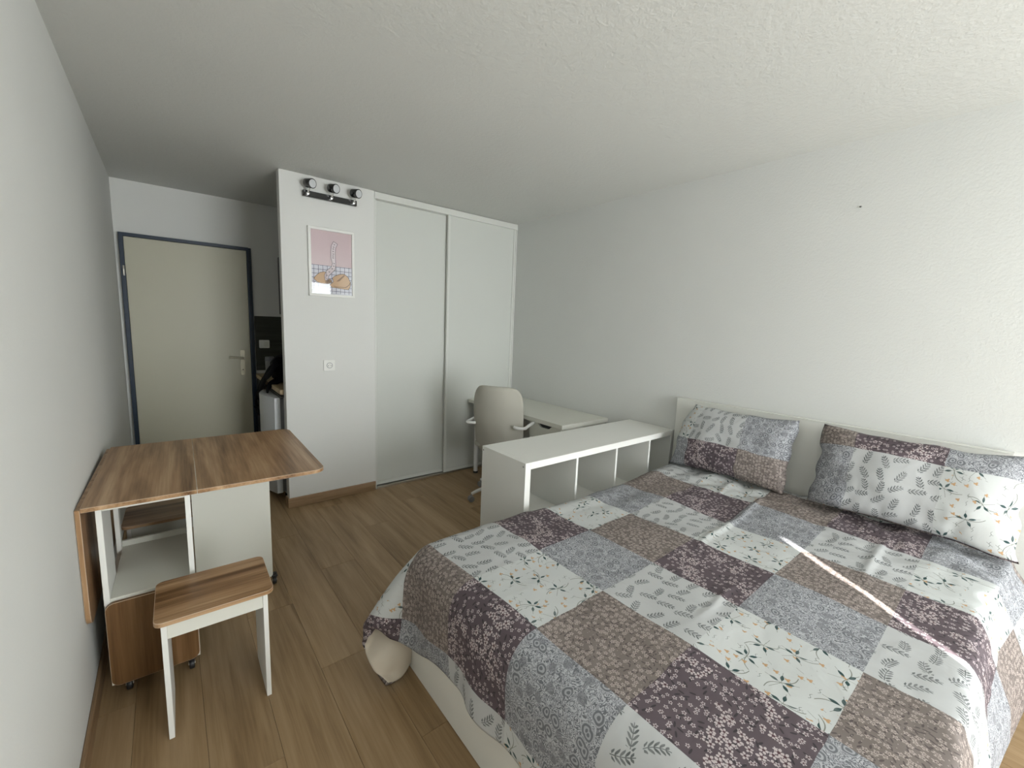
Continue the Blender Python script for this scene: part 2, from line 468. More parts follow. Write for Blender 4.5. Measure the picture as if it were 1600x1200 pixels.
# right jamb is a little wider at the wall
B(.610, .648, 4.690, 4.711, 0, 2.088, bm=bm)
obj('door_frame', bm, M_blue, door)
bm = prism(rrect(.522, .562, .915, 1.150, .010), 'y', 4.676, 4.683, bev=.001); pl = obj('handle_plate', bm, M_handle, door)
bm = tube([(.543, 4.680, 1.075), (.543, 4.640, 1.075), (.530, 4.632, 1.076), (.49, 4.632, 1.080), (.435, 4.634, 1.083)], .0085, 10)
obj('handle', bm, M_handle, door, smooth=True)
obj('keyhole', cyl((.541, 4.677, .965), (.541, 4.6745, .965), .006, seg=12), M_blackp, pl)
for z in (1.79, .30):
    obj('hinge', cyl((-.240, 4.657, z - .04), (-.240, 4.657, z + .04), .007, seg=12, bev=.001), M_steel, door, smooth=True)

# ---- sliding wardrobe doors
wd = thing('sliding_wardrobe_front', 'tall off-white two-panel sliding closet doors from floor to ceiling', 'closet doors', (2.1, YC, 0)); wd['kind'] = 'structure'
bm = B(1.353, XR, YC - .006, YC + .09, 2.443, 2.496, bev=.002); obj('top_rail', bm, M_alu, wd)
bm = B(1.356, XR, YC + .008, YC + .085, 0, .012, bev=.001); B(1.356, 2.04, YC + .004, YC + .010, 0, .016, bm=bm)
obj('bottom_track', bm, M_steel, wd)
bm = B(1.353, 1.362, YC + .002, YC + .09, .0, 2.45); B(XR - .012, XR, YC + .002, YC + .09, 0, 2.45, bm=bm); obj('side_jamb', bm, M_alu, wd)
def sliding(x0, x1, yf, nm='sliding_panel'):
    pn = obj(nm, B(x0 + .010, x1 - .010, yf + .004, yf + .016, .035, 2.46), M_closet, wd)
    for xa, xb in ((x0, x0 + .024), (x1 - .024, x1)):
        bm = B(xa, xb, yf - .004, yf + .022, .018, 2.46, bev=.003)
        obj('stile', bm, M_alu, pn)
    obj('bottom_rail', B(x0 + .012, x1 - .012, yf, yf + .018, .018, .050, bev=.002), M_alu, pn)
sliding(1.364, 2.075, YC + .048)
sliding(2.040, XR - .012, YC + .010)

# ---- french window behind the camera (curtained; a narrow slit of sun comes between the curtains)
wn = thing('window_1', 'white french window with drawn curtains', 'window', (1.4, YN, WZ0)); wn['kind'] = 'structure'
bm = B(WX0, WX1, YN - .07, YN - .02, WZ0, WZ0 + .07); B(WX0, WX1, YN - .07, YN - .02, WZ1 - .07, WZ1, bm=bm)
B(WX0, WX0 + .07, YN - .07, YN - .02, WZ0, WZ1, bm=bm); B(WX1 - .07, WX1, YN - .07, YN - .02, WZ0, WZ1, bm=bm)
obj('window_frame', bm, M_alu, wn)
def curtain(x0, x1, nm, lab):
    n = 60; own = bmesh.new(); a = []; b = []
    for i in range(n + 1):
        x = x0 + (x1 - x0) * i / n
        yy = YN - .0 + .030 + .014 * math.sin(i / n * 2 * PI * (x1 - x0) / .13)
        a.append(own.verts.new((x, yy, .03))); b.append(own.verts.new((x, yy, 2.32)))
    for i in range(n): own.faces.new((a[i], a[i + 1], b[i + 1], b[i]))
    o = obj(nm, own, M_white); sm = o.modifiers.new('thick', 'SOLIDIFY'); sm.thickness = .003
    return tag(o, lab, 'curtain', None)
SX = .160
curtain(XL + .10, SX, 'curtain', 'white curtain drawn over the left half of the window behind the camera')
curtain(SX + .021, XR - .05, 'curtain', 'white curtain drawn over the right half of the window behind the camera')

# ================================================================ kitchen alcove
bm = prism(rrect(.655, 1.285, .95, 1.470, .001), 'y', YD - .008, YD); o = obj('splashback', bm, M_tile); tag(o, 'dark grey-brown laminate splashback above the kitchen worktop', 'splashback')
bm = B(.645, 1.285, 3.575, YD - .009, .882, .920, bev=.003); o = obj('worktop', bm, M_counter); tag(o, 'pale oak kitchen worktop in the dark alcove by the door', 'worktop')
kc = thing('kitchen_base_unit', 'dark base cabinet under the worktop beside the door frame', 'cabinet', (.97, 4.45, 0))
obj('body', B(.672, 1.28, 4.215, YD - .010, .0, .880), M_blackp, kc)
dr_ = obj('door', B(.654, .671, 4.220, YD - .014, .10, .872, bev=.002), plain('charcoal_cabinet_front', (.030, .032, .030), .5), kc)
obj('handle', cyl((.640, 4.26, .80), (.640, 4.26, .66), .006, seg=10), M_steel, dr_)
kw = thing('wall_cupboard', 'dark wall cupboard high in the kitchen alcove, seen as a thin edge', 'cupboard', (1.08, 4.35, 1.50))
obj('body', B(.885, 1.285, 4.05, YD - .010, 1.50, 2.03), M_blackp, kw)
obj('door', B(.868, .884, 4.05, YD - .012, 1.495, 2.035, bev=.002), M_blackp, kw)
# plate on splashback
t = thing('light_switch_plate', 'white double switch plate on the dark splashback', 'switch', (.728, YD - .010, 1.205))
obj('plate', prism(rrect(.684, .772, 1.165, 1.243, .008), 'y', YD - .018, YD - .0085, bev=.002), M_edge, t)
obj('rocker', prism(rrect(.728, .762, 1.180, 1.228, .004), 'y', YD - .0205, YD - .018, bev=.001), M_white, t)
# fridge
fr = thing('mini_fridge', 'small white under-counter refrigerator with a curved door', 'refrigerator', (.9, 3.95, 0))
obj('cabinet', B(.690, 1.20, 3.690, 4.190, .035, .835, bev=.006), M_fr, fr)
pts = [(.664, 3.692)] + [(.664 - .040 - .062 * math.sin(PI * i / 12), 3.692 + .496 * i / 12) for i in range(13)] + [(.664, 4.188)]
fd = obj('door', prism(pts, 'z', .055, .840, bev=.004), M_fr, fr, smooth=True)
obj('gasket', B(.664, .690, 3.700, 4.180, .06, .830), M_frd, fr)
obj('top', B(.672, 1.20, 3.695, 4.185, .835, .845, bev=.002), M_grey, fr)
for y_ in (3.73, 4.14): obj('foot', cyl((.70, y_, 0), (.70, y_, .036), .016, seg=14), M_blackp, fr)
# canister
t = thing('canister', 'small dark grey canister at the back of the kitchen worktop', 'canister', (.735, 4.5, .92))
obj('body', cyl((.735, 4.5, .921), (.735, 4.5, 1.06), .036, .038, 24, bev=.004), M_grey, t, smooth=True)
obj('lid', cyl((.735, 4.5, 1.06), (.735, 4.5, 1.098), .040, .036, 24, bev=.004), M_frd, t, smooth=True)
# bag
bg = thing('black_bag', 'black fabric bag with straps hanging over the worktop edge', 'bag', (.90, 3.95, .921))
own = bmesh.new(); bmesh.ops.create_cube(own, size=1); bmesh.ops.subdivide_edges(own, edges=own.edges[:], cuts=5, use_grid_fill=True)
for v in own.verts:
    c = v.co * 2; q = 4.0
    r = (abs(c.x) ** q + abs(c.y) ** q + abs(c.z) ** q) ** (1 / q)
    m_ = max(abs(c.x), abs(c.y), abs(c.z)); c = c * (m_ / r)
    n_ = noise.noise(c * 1.7 + Vector((3, 1, 2))) * .10
    c *= 1 + n_
    v.co = Vector((.880 + c.x * .20, 4.00 + c.y * .27, max(1.035 + c.z * .118, .923)))
obj('body', own, M_black, bg, smooth=True)
bm = tube([(.76, 3.90, 1.11), (.665, 3.76, 1.12), (.625, 3.82, 1.02), (.615, 4.07, .945), (.62, 4.35, .83), (.622, 4.60, .66), (.628, 4.52, .58), (.625, 4.20, .64), (.625, 4.04, .79), (.628, 3.93, .90), (.70, 3.88, .960)], .028, 8, flat=.3, up=(0, .3, 1))
obj('shoulder_strap', bm, M_black, bg, smooth=True)
bm = tube([(.72, 3.78, 1.09), (.64, 3.86, 1.05), (.614, 4.02, .95), (.614, 4.20, .86), (.62, 4.42, .74)], .036, 8, flat=.3, up=(0, .3, 1))
obj('wide_strap', bm, M_black, bg, smooth=True)
bm = tube([(.618, 4.10, .80), (.615, 4.09, .74), (.617, 4.12, .70)], .007, 6); tube([(.618, 4.13, .80), (.612, 4.15, .75), (.616, 4.16, .72)], .005, 6, bm=bm)
obj('cord', bm, M_grey, bg, smooth=True)

# ================================================================ on the partition
sl = thing('spotlight_bar', 'dark chrome wall bar with three small round spotlights', 'spotlight bar', (1.01, YC, 2.365))
obj('bar', B(.816, 1.203, YC - .030, YC - .001, 2.345, 2.386, bev=.003), M_gun, sl)
for x_ in (.845, 1.008, 1.172):
    arm = obj('swivel', cyl((x_, YC - .028, 2.362), (x_, YC - .062, 2.362), .013, .011, 18, bev=.002), M_chrome, sl, smooth=True)
    obj('neck', tube([(x_, YC - .055, 2.362), (x_ + .004, YC - .066, 2.385), (x_ + .006, YC - .075, 2.405)], .006, 10), M_chrome, arm, smooth=True)
    c = Vector((x_ + .008, YC - .080, 2.424)); d = Vector((-.20, -1, -.18)).normalized()
    d = Vector((.42, -.88, -.16)).normalized(); c = c - d * .006
    head = obj('spotlight', cyl(c - d * .030, c + d * .030, .031, .033, 28, bev=.002), M_gun, sl, smooth=True)
    obj('rim', cyl(c + d * .028, c + d * .033, .0335, .0335, 28, bev=.001), M_gun, head, smooth=True)
    obj('lens', cyl(c + d * .030, c + d * .0345, .028, .028, 28), plain('frosted_lens', (.62, .63, .64), .3), head)

# poster
PX0, PX1, PZ0, PZ1 = .846, 1.183, 1.640, 2.147
ps = thing('framed_poster', 'white framed pink poster of a fortune cookie on a checked cloth', 'poster', ((PX0 + PX1) / 2, YC, PZ0))
bm = bmesh.new(); yf, yb, fw = YC - .020, YC - .001, .019
for a in ((PX0, PX1, PZ0, PZ0 + fw), (PX0, PX1, PZ1 - fw, PZ1), (PX0, PX0 + fw, PZ0 + fw, PZ1 - fw), (PX1 - fw, PX1, PZ0 + fw, PZ1 - fw)):
    B(a[0], a[1], yf, yb, a[2], a[3], bm=bm, bev=.0015)
obj('frame', bm, M_edge, ps)
sx0, sx1, sz0, sz1 = PX0 + fw, PX1 - fw, PZ0 + fw, PZ1 - fw
def S(s, t): return (sx0 + (sx1 - sx0) * s, sz1 - (sz1 - sz0) * t)
ink = lambda n, c: plain(n, c, .6, vary=.01)
I_pink, I_pale, I_line = ink('pink_ink', (.62, .49, .505)), ink('pale_lilac_ink', (.66, .66, .72)), ink('navy_ink', (.05, .055, .11))
I_tan, I_tan2, I_ppr, I_dk = ink('tan_ink', (.60, .40, .24)), ink('brown_ink', (.30, .19, .12)), ink('paper_pink_ink', (.70, .62, .64)), ink('black_ink', (.03, .02, .03))
pr = obj('print', B(sx0 - .002, sx1 + .002, YC - .0080, YC - .002, sz0 - .002, sz1 + .002), I_pink, ps)
def flat(nm, poly, m, lay, parent=pr):
    b_ = prism([S(*p) for p in poly], 'y', YC - .0080 - .0004 * lay - .0003, YC - .0080 - .0004 * lay)
    return obj(nm, b_, m, parent)
flat('tablecloth', [(0, .545), (1, .545), (1, 1), (0, 1)], I_pale, 0)
bm = bmesh.new(); la = YC - .0088
def line(bm, pts, w, la=la):
    for (a, b) in zip(pts, pts[1:]):
        pa, pb = Vector(S(*a)), Vector(S(*b)); d = (pb - pa)
        if d.length < 1e-6: continue
        n_ = Vector((-d.y, d.x)).normalized() * w / 2
        vs = [bm.verts.new((q.x, la, q.y)) for q in (pa - n_, pb - n_, pb + n_, pa + n_)]
        bm.faces.new(vs)
for i in range(9): line(bm, [(.06 + i * .108, .545), (.055 + i * .108, .985)], .0030)
for i in range(7): line(bm, [(0.01, .548 + i * .066), (.99, .552 + i * .066)], .0030)
obj('check_lines', bm, I_line, pr)
ck1 = [(.05, .765), (.12, .71), (.20, .665), (.30, .645), (.36, .655), (.34, .74), (.42, .80), (.40, .835), (.25, .838), (.13, .815)]
ck2 = [(.44, .845), (.53, .79), (.50, .735), (.56, .70), (.68, .665), (.80, .652), (.90, .70), (.965, .785), (.95, .86), (.90, .905), (.80, .90), (.62, .89), (.49, .885)]
flat('cookie_half', ck1, I_tan, 2); flat('cookie_half', ck2, I_tan, 2)
flat('cookie_hollow', [(.33, .79), (.45, .745), (.50, .80), (.40, .835), (.33, .83)], I_tan2, 3)
flat('cookie_fold', [(.60, .785), (.80, .665), (.82, .68), (.68, .775)], I_tan2, 3)
sl_l = [(.545, .150), (.49, .22), (.475, .31), (.475, .42), (.51, .50), (.48, .56), (.36, .625), (.31, .70), (.32, .775)]
sl_r = [(.645, .185), (.60, .25), (.585, .33), (.585, .42), (.595, .50), (.575, .60), (.47, .665), (.41, .71), (.385, .785)]
flat('paper_slip', sl_l + sl_r[::-1], I_ppr, 4)
bm = bmesh.new(); lb = YC - .0103
line(bm, sl_l + sl_r[::-1] + sl_l[:1], .0028, lb)
for ck in (ck1, ck2): line(bm, ck + ck[:1], .0026, lb)
line(bm, [(.53, .86), (.60, .875), (.84, .87), (.93, .82), (.965, .77)], .0028, lb)
# marks down the slip, too small to read
for i, (s_, t_) in enumerate([(.565, .20), (.545, .24), (.535, .27), (.53, .31), (.535, .35), (.53, .38), (.53, .41), (.55, .50), (.54, .54), (.50, .585), (.43, .64), (.37, .70)]):
    line(bm, [(s_ - .02, t_ - .008), (s_ + .02, t_), (s_ - .015, t_ + .010)], .0024, lb)
obj('ink_lines', bm, I_dk, pr)
gm, nt, p_ = new_mat('picture_glass')
nt.nodes.remove(p_); g_ = nt.nodes.new('ShaderNodeBsdfGlossy'); g_.inputs['Roughness'].default_value = .03; tr = nt.nodes.new('ShaderNodeBsdfTransparent')
fz = nt.nodes.new('ShaderNodeFresnel'); fz.inputs[0].default_value = 1.45; mx = nt.nodes.new('ShaderNodeMixShader')
nt.links.new(fz.outputs[0], mx.inputs[0]); nt.links.new(tr.outputs[0], mx.inputs[1]); nt.links.new(g_.outputs[0], mx.inputs[2]); nt.links.new(mx.outputs[0], nt.nodes['Material Output'].inputs[0])
obj('glass_pane', B(sx0 - .001, sx1 + .001, YC - .0135, YC - .0120, sz0 - .001, sz1 + .001), gm, ps)

# socket
t = thing('wall_socket', 'white square power socket on the partition under the poster', 'socket', (.981, YC, 1.11))
obj('plate', prism(rrect(.939, 1.023, 1.066, 1.150, .006), 'y', YC - .010, YC - .0005, bev=.002), M_edge, t)
own = bmesh.new(); rings = []
for (r_, y_) in ((.0225, YC - .0105), (.020, YC - .0122), (.0195, YC - .0118), (.0185, YC - .0040), (.0001, YC - .0040)):
    rings.append([own.verts.new((.983 + r_ * math.cos(a * PI / 16), y_, 1.108 + r_ * math.sin(a * PI / 16))) for a in range(32)])
for a, b in zip(rings, rings[1:]):
    for q in range(32): own.faces.new((a[q], a[(q + 1) % 32], b[(q + 1) % 32], b[q]))
# plate centre is covered by a socket well standing just proud of it
well = obj('socket_well', own, M_frd, t, smooth=True)
for v in well.data.vertices: pass
for (dx_, dz_) in ((-.0095, 0), (.0095, 0)):
    obj('contact_hole', cyl((.983 + dx_, YC - .0105, 1.106 + dz_), (.983 + dx_, YC - .0120, 1.106 + dz_), .0030, seg=12), M_blackp, well)
obj('earth_pin', cyl((.983, YC - .004, 1.118), (.983, YC - .018, 1.118), .0024, seg=10), M_steel, well)

# ================================================================ folding table
TL = (-.268, 1.996, 0)
tb = thing('folding_table', 'walnut-topped white folding table on castors against the left wall', 'table', TL, math.radians(-1.1))
L = dict(parent=tb, world=False)
DY = .862; TZ = .790
bm = prism(rrect(0, .3255, 0, DY, .004, 3), 'z', TZ - .016, TZ, bev=.0015, band=True); obj('tabletop', bm, [M_tab, M_band], **L)
bm = prism(rrect(.3270, .803, 0, DY, (.002, .050, .050, .002), 8), 'z', TZ - .016, TZ, bev=.0015, band=True); obj('raised_leaf', bm, [M_tab, M_band], **L)
bm = prism(rrect(.004, DY - .004, TZ - .452, TZ - .006, (.05, .05, .003, .003), 8), 'x', -.0150, -.0005, bev=.0015, band=True); obj('hanging_leaf', bm, [M_leafz, M_band], **L)
for y_ in (.12, .74):
    bmh = B(.3155, .3375, y_ - .03, y_ + .03, TZ - .0185, TZ - .0161); obj('hinge', bmh, M_steel, **L)
fx0, fx1 = .032, .302                                              # carcass
bm = B(fx0, fx0 + .017, .034, .235, .395, TZ - .0165, bev=.001); B(fx0, fx0 + .017, .455, .500, .395, TZ - .0165, bm=bm, bev=.001)
B(fx0, fx0 + .017, .036, .500, .075, .395, bm=bm, bev=.001)
obj('side_panel', bm, M_edge, **L)
bm = B(fx1 - .017, fx1, .034, .500, .075, TZ - .0165, bev=.001); obj('side_panel', bm, M_edge, **L)
obj('top_rail', B(fx0 + .017, fx1 - .017, .036, .052, TZ - .034, TZ - .0165, bev=.001), M_white, **L)
obj('shelf', B(fx0 + .017, fx1 - .017, .036, .500, .398, .414, bev=.001), M_white, **L)
obj('back_rail', B(fx0 + .017, fx1 - .017, .486, .500, .414, .440, bev=.001), M_white, **L)
obj('bottom_panel', B(fx0, fx1, .036, .500, .062, .078, bev=.001), M_white, **L)
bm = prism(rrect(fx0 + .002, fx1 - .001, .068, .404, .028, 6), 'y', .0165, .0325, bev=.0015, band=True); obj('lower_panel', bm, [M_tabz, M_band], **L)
obj('gate_leg', B(.306, .640, .503, .519, .050, TZ - .0165, bev=.001), M_white, **L)
def castor(x, y, parent):
    w = obj('castor', cyl((x - .009, y, .0225), (x + .009, y, .0225), .0225, seg=22, bev=.004), M_blackp, parent, world=False, smooth=True)
    obj('hub', cyl((x - .012, y, .0225), (x + .012, y, .0225), .006, seg=12), M_steel, w, world=False)
    b_ = B(x - .014, x + .014, y - .018, y + .018, .044, .058, bev=.004); cyl((x, y, .050), (x, y, .064), .012, bm=b_)
    obj('bracket', b_, M_blackp, w, world=False)
for (x_, y_) in ((fx0 + .045, .075), (fx1 - .030, .060), (fx0 + .045, .46), (fx1 - .03, .46), (.648, .511)): castor(x_, y_, tb)

# ---- stools
def make_stool(label, loc, rz):
    t = thing('stool', label, 'stool', loc, rz, None); q = dict(parent=t, world=False)
    bm = prism(rrect(0, .352, 0, .285, .026, 6), 'z', .436, .452, bev=.0015, band=True); obj('seat', bm, [M_tabx, M_band], **q)
    obj('leg', B(.018, .034, .016, .262, 0, .4355, bev=.001), M_edge, **q)
    obj('leg', B(.316, .332, .016, .262, 0, .4355, bev=.001), M_edge, **q)
    obj('apron', B(.034, .316, .020, .035, .376, .4355, bev=.001), M_white, **q)
    obj('apron', B(.034, .316, .243, .258, .376, .4355, bev=.001), M_white, **q)
    return t
st1 = make_stool('wood-topped white panel-leg stool standing in front of the folding table', (-.090, 1.700, 0), math.radians(-.8))
st2 = dup(st1, (-.222, 2.612, 0), math.radians(-1.1), 'wood-topped white stool tucked behind and under the folding table')
for s_, g_ in ((st1, 0), (st2, 0)): s_['group'] = 'matching wood-topped stools'

# ================================================================ shelf unit behind the bed
ks = thing('cube_shelf', 'low white open cube shelf unit standing between bed and desk', 'shelf unit', (2.12, 1.77, 0))
KX0, KX1, KY0, KY1, KZ = 1.404, 2.838, 1.577, 1.966, .770
t_ = .038
obj('top_board', B(KX0 + t_, KX1 - t_, KY0, KY1, KZ - t_, KZ, bev=.001), M_edge, ks)
# top board shows full length, side boards stand under it
obj('side_board', B(KX0, KX0 + t_, KY0, KY1, 0, KZ, bev=.001), M_edge, ks)
obj('side_board', B(KX1 - t_, KX1, KY0, KY1, 0, KZ, bev=.001), M_edge, ks)
obj('bottom_board', B(KX0 + t_, KX1 - t_, KY0, KY1, 0, t_, bev=.001), M_edge, ks)
ds = (1.796, 2.164, 2.528)
for x_ in ds: obj('divider', B(x_, x_ + .016, KY0 + .001, KY1 - .001, t_, KZ - t_, bev=.0008), M_edge, ks)
xs_ = [KX0 + t_] + [v for x_ in ds for v in (x_, x_ + .016)] + [KX1 - t_]
for i in range(0, 8, 2): obj('shelf', B(xs_[i], xs_[i + 1], KY0 + .001, KY1 - .001, .377, .393, bev=.0008), M_edge, ks)
for y_ in (KY0 + .018, KY1 - .012):
    obj('screw', cyl((KX0 - .0012, y_, KZ - .022), (KX0 + .002, y_, KZ - .022), .0048, seg=14), M_grey, ks)

# ================================================================ desk
dk = thing('desk', 'long white desk along the right wall behind the shelf unit', 'desk', (2.57, 2.83, 0))
DX0, DX1, DY0, DY1, DZ = 2.290, 2.840, 2.178, 3.470, .738
obj('desktop', B(DX0, DX1, DY0, DY1, DZ - .034, DZ, bev=.0015), M_white, dk)
for (x_, y_) in ((DX0 + .040, DY1 - .10), (DX1 - .06, DY1 - .10)):
    lg = obj('leg', cyl((x_, y_, .02), (x_, y_, DZ - .034), .022, seg=24), M_chairw, dk, smooth=True)
    obj('foot', cyl((x_, y_, 0), (x_, y_, .021), .023, seg=20), M_blackp, lg, smooth=True)
du = thing('drawer_unit', 'white drawer unit with scooped handle cut-outs under the desk', 'drawer unit', (2.57, 2.38, 0))
obj('body', B(2.326, 2.836, 2.205, 2.565, .012, .698, bev=.001), M_white, du)
for i in range(5):
    z1 = .700 - i * .1375; z0 = z1 - .1335
    pts = [(2.207, z0), (2.563, z0), (2.563, z1)]
    if True:
        c0, w_, d_ = 2.385, .075, .030
        pts += [(c0 + w_ + .012, z1), (c0 + w_, z1 - .006), (c0 + w_ * .72, z1 - d_ * .8), (c0 + w_ * .5, z1 - d_), (c0 - w_ * .5, z1 - d_), (c0 - w_ * .72, z1 - d_ * .8), (c0 - w_, z1 - .006), (c0 - w_ - .012, z1)]
    pts += [(2.207, z1)]
    f_ = obj('drawer', prism(pts, 'x', 2.306, 2.322, bev=.0008), M_white, du)
    obj('scoop_shade', B(2.3222, 2.3258, 2.30, 2.47, z1 - .034, z1 - .001), M_blackp, f_)  # black strip behind the scoop, paints in the shade of its hollow

# ================================================================ office chair
CH = (2.195, 2.745, 0)
ch = thing('office_chair', 'beige fabric swivel chair with white armrests at the desk', 'chair', CH, math.radians(31))
q = dict(parent=ch, world=False)                                   # local: faces +x, back at -x
def pad(nm, W_, Hh, T, place, mat, parent, power=5, n=22, edge=.35, taper=None, uvf=None, dent=None):
    """closed soft panel; place(s,t,d) -> point, s,t in -1..1, d = +-thickness"""
    own = bmesh.new(); fr_ = []; bk = []
    for i in range(n + 1):
        fr_.append([]); bk.append([])
        for j in range(n + 1):
            s = math.sin((i / n - .5) * PI); tt = math.sin((j / n - .5) * PI)
            # square -> rounded square
            r = (abs(s) ** power + abs(tt) ** power) ** (1 / power); mm = max(abs(s), abs(tt))
            k_ = mm / r if r > 0 else 1
            s2, t2 = s * k_, tt * k_
            th = T * (max(0, (1 - s ** 4)) * max(0, (1 - tt ** 4))) ** edge
            border = i in (0, n) or j in (0, n)
            fr_[-1].append(own.verts.new(place(s2, t2, th)))
            bk[-1].append(fr_[-1][-1] if border else own.verts.new(place(s2, t2, -th)))
    for i in range(n):
        for j in range(n):
            own.faces.new((fr_[i][j], fr_[i + 1][j], fr_[i + 1][j + 1], fr_[i][j + 1]))
            try: own.faces.new((bk[i][j], bk[i][j + 1], bk[i + 1][j + 1], bk[i + 1][j]))
            except ValueError: pass
    return obj(nm, own, mat, parent, world=False, smooth=True)
def back_place(s, t, d):
    z = .715 + t * .285
    w = .212 * (1 - .07 * t) * (1 + .04 * math.sin(t * 3))
    y = s * w
    x = -.205 - .070 * (t + .3) * .6 + .075 * (abs(s) ** 2.2) - .03 * math.sin((t + 1) * 1.5) + d
    return Vector((x, y, z))
pad('backrest', 1, 1, .024, back_place, M_chairf, ch, power=5.5, edge=.22)
def seat_place(s, t, d): return Vector((.055 + s * .235, t * .235 * (1 - .05 * s), .470 + d - .02 * s * abs(s)))
pad('seat', 1, 1, .034, seat_place, M_chairf, ch, power=5, edge=.22)
for sg in (-1, 1):
    bm = tube([(-.255, sg * .165, .690), (-.262, sg * .205, .688), (-.235, sg * .245, .686), (-.15, sg * .248, .688), (.02, sg * .254, .690), (.075, sg * .248, .684), (.085, sg * .252, .655), (.06, sg * .248, .60), (.03, sg * .225, .50), (.02, sg * .17, .445)], .0125, 12)
    obj('armrest', bm, M_chairw, ch, world=False, smooth=True)
obj('back_support', tube([(-.02, 0, .43), (-.16, 0, .425), (-.245, 0, .47), (-.258, 0, .50)], .018, 10), M_chairw, ch, world=False, smooth=True)
obj('under_seat_plate', B(-.10, .12, -.09, .09, .418, .440, bev=.004), M_chairw, ch, world=False)
bm = cyl((0, 0, .09), (0, 0, .28), .026, seg=24); cyl((0, 0, .27), (0, 0, .42), .014, seg=20, bm=bm); obj('gas_column', bm, M_chairw, ch, world=False, smooth=True)
for i in range(5):
    a = math.radians(65 + 72 * i); ca, sa = math.cos(a), math.sin(a)
    bm = tube([(ca * .02, sa * .02, .115), (ca * .10, sa * .10, .112), (ca * .22, sa * .22, .092), (ca * .295, sa * .295, .068)], lambda u_: .021 - .009 * u_, 10)
    lg = obj('base_leg', bm, M_chairw, ch, world=False, smooth=True)
    px, py = ca * .298, sa * .298
    bm = cyl((px - sa * .020, py + ca * .020, .0255), (px - sa * .004, py + ca * .004, .0255), .0255, seg=22, bev=.004)
    cyl((px + sa * .004, py - ca * .004, .0255), (px + sa * .020, py - ca * .020, .0255), .0255, seg=22, bev=.004, bm=bm)
    cyl((px, py, .025), (px, py, .066), .008, bm=bm)
    obj('castor', bm, M_grey, lg, world=False, smooth=True)

# ================================================================ bed
bed = thing('bed', 'white double bed frame with low footboard and tall headboard', 'bed', (1.78, .78, 0))
BX0, BX1, BY0, BY1 = .735, 2.842, .000, 1.556
obj('footboard', B(BX0, BX0 + .036, BY0, BY1, .002, .385, bev=.0015), M_bed, bed)
hb = obj('headboard', B(BX1 - .034, BX1, BY0 - .004, BY1 + .004, .002, 1.008, bev=.0015), M_bed, bed)
obj('headboard_cap', B(BX1 - .036, BX1, BY0 - .005, BY1 + .005, 1.0085, 1.014, bev=.001), M_bed, hb)
obj('side_rail', B(BX0 + .037, BX1 - .035, BY0 + .002, BY0 + .034, .09, .382, bev=.0015), M_bed, bed)
obj('side_rail', B(BX0 + .037, BX1 - .035, BY1 - .034, BY1 - .002, .09, .382, bev=.0015), M_bed, bed)
obj('slatted_base', B(BX0 + .037, BX1 - .035, BY0 + .035, BY1 - .035, .245, .285), M_counter, bed)
mt = obj('mattress', B(BX0 + .045, BX1 - .040, BY0 + .050, BY1 - .095, .288, .510, bev=.03, seg=3), M_cream); tag(mt, 'thick mattress hidden under the patchwork duvet', 'mattress')

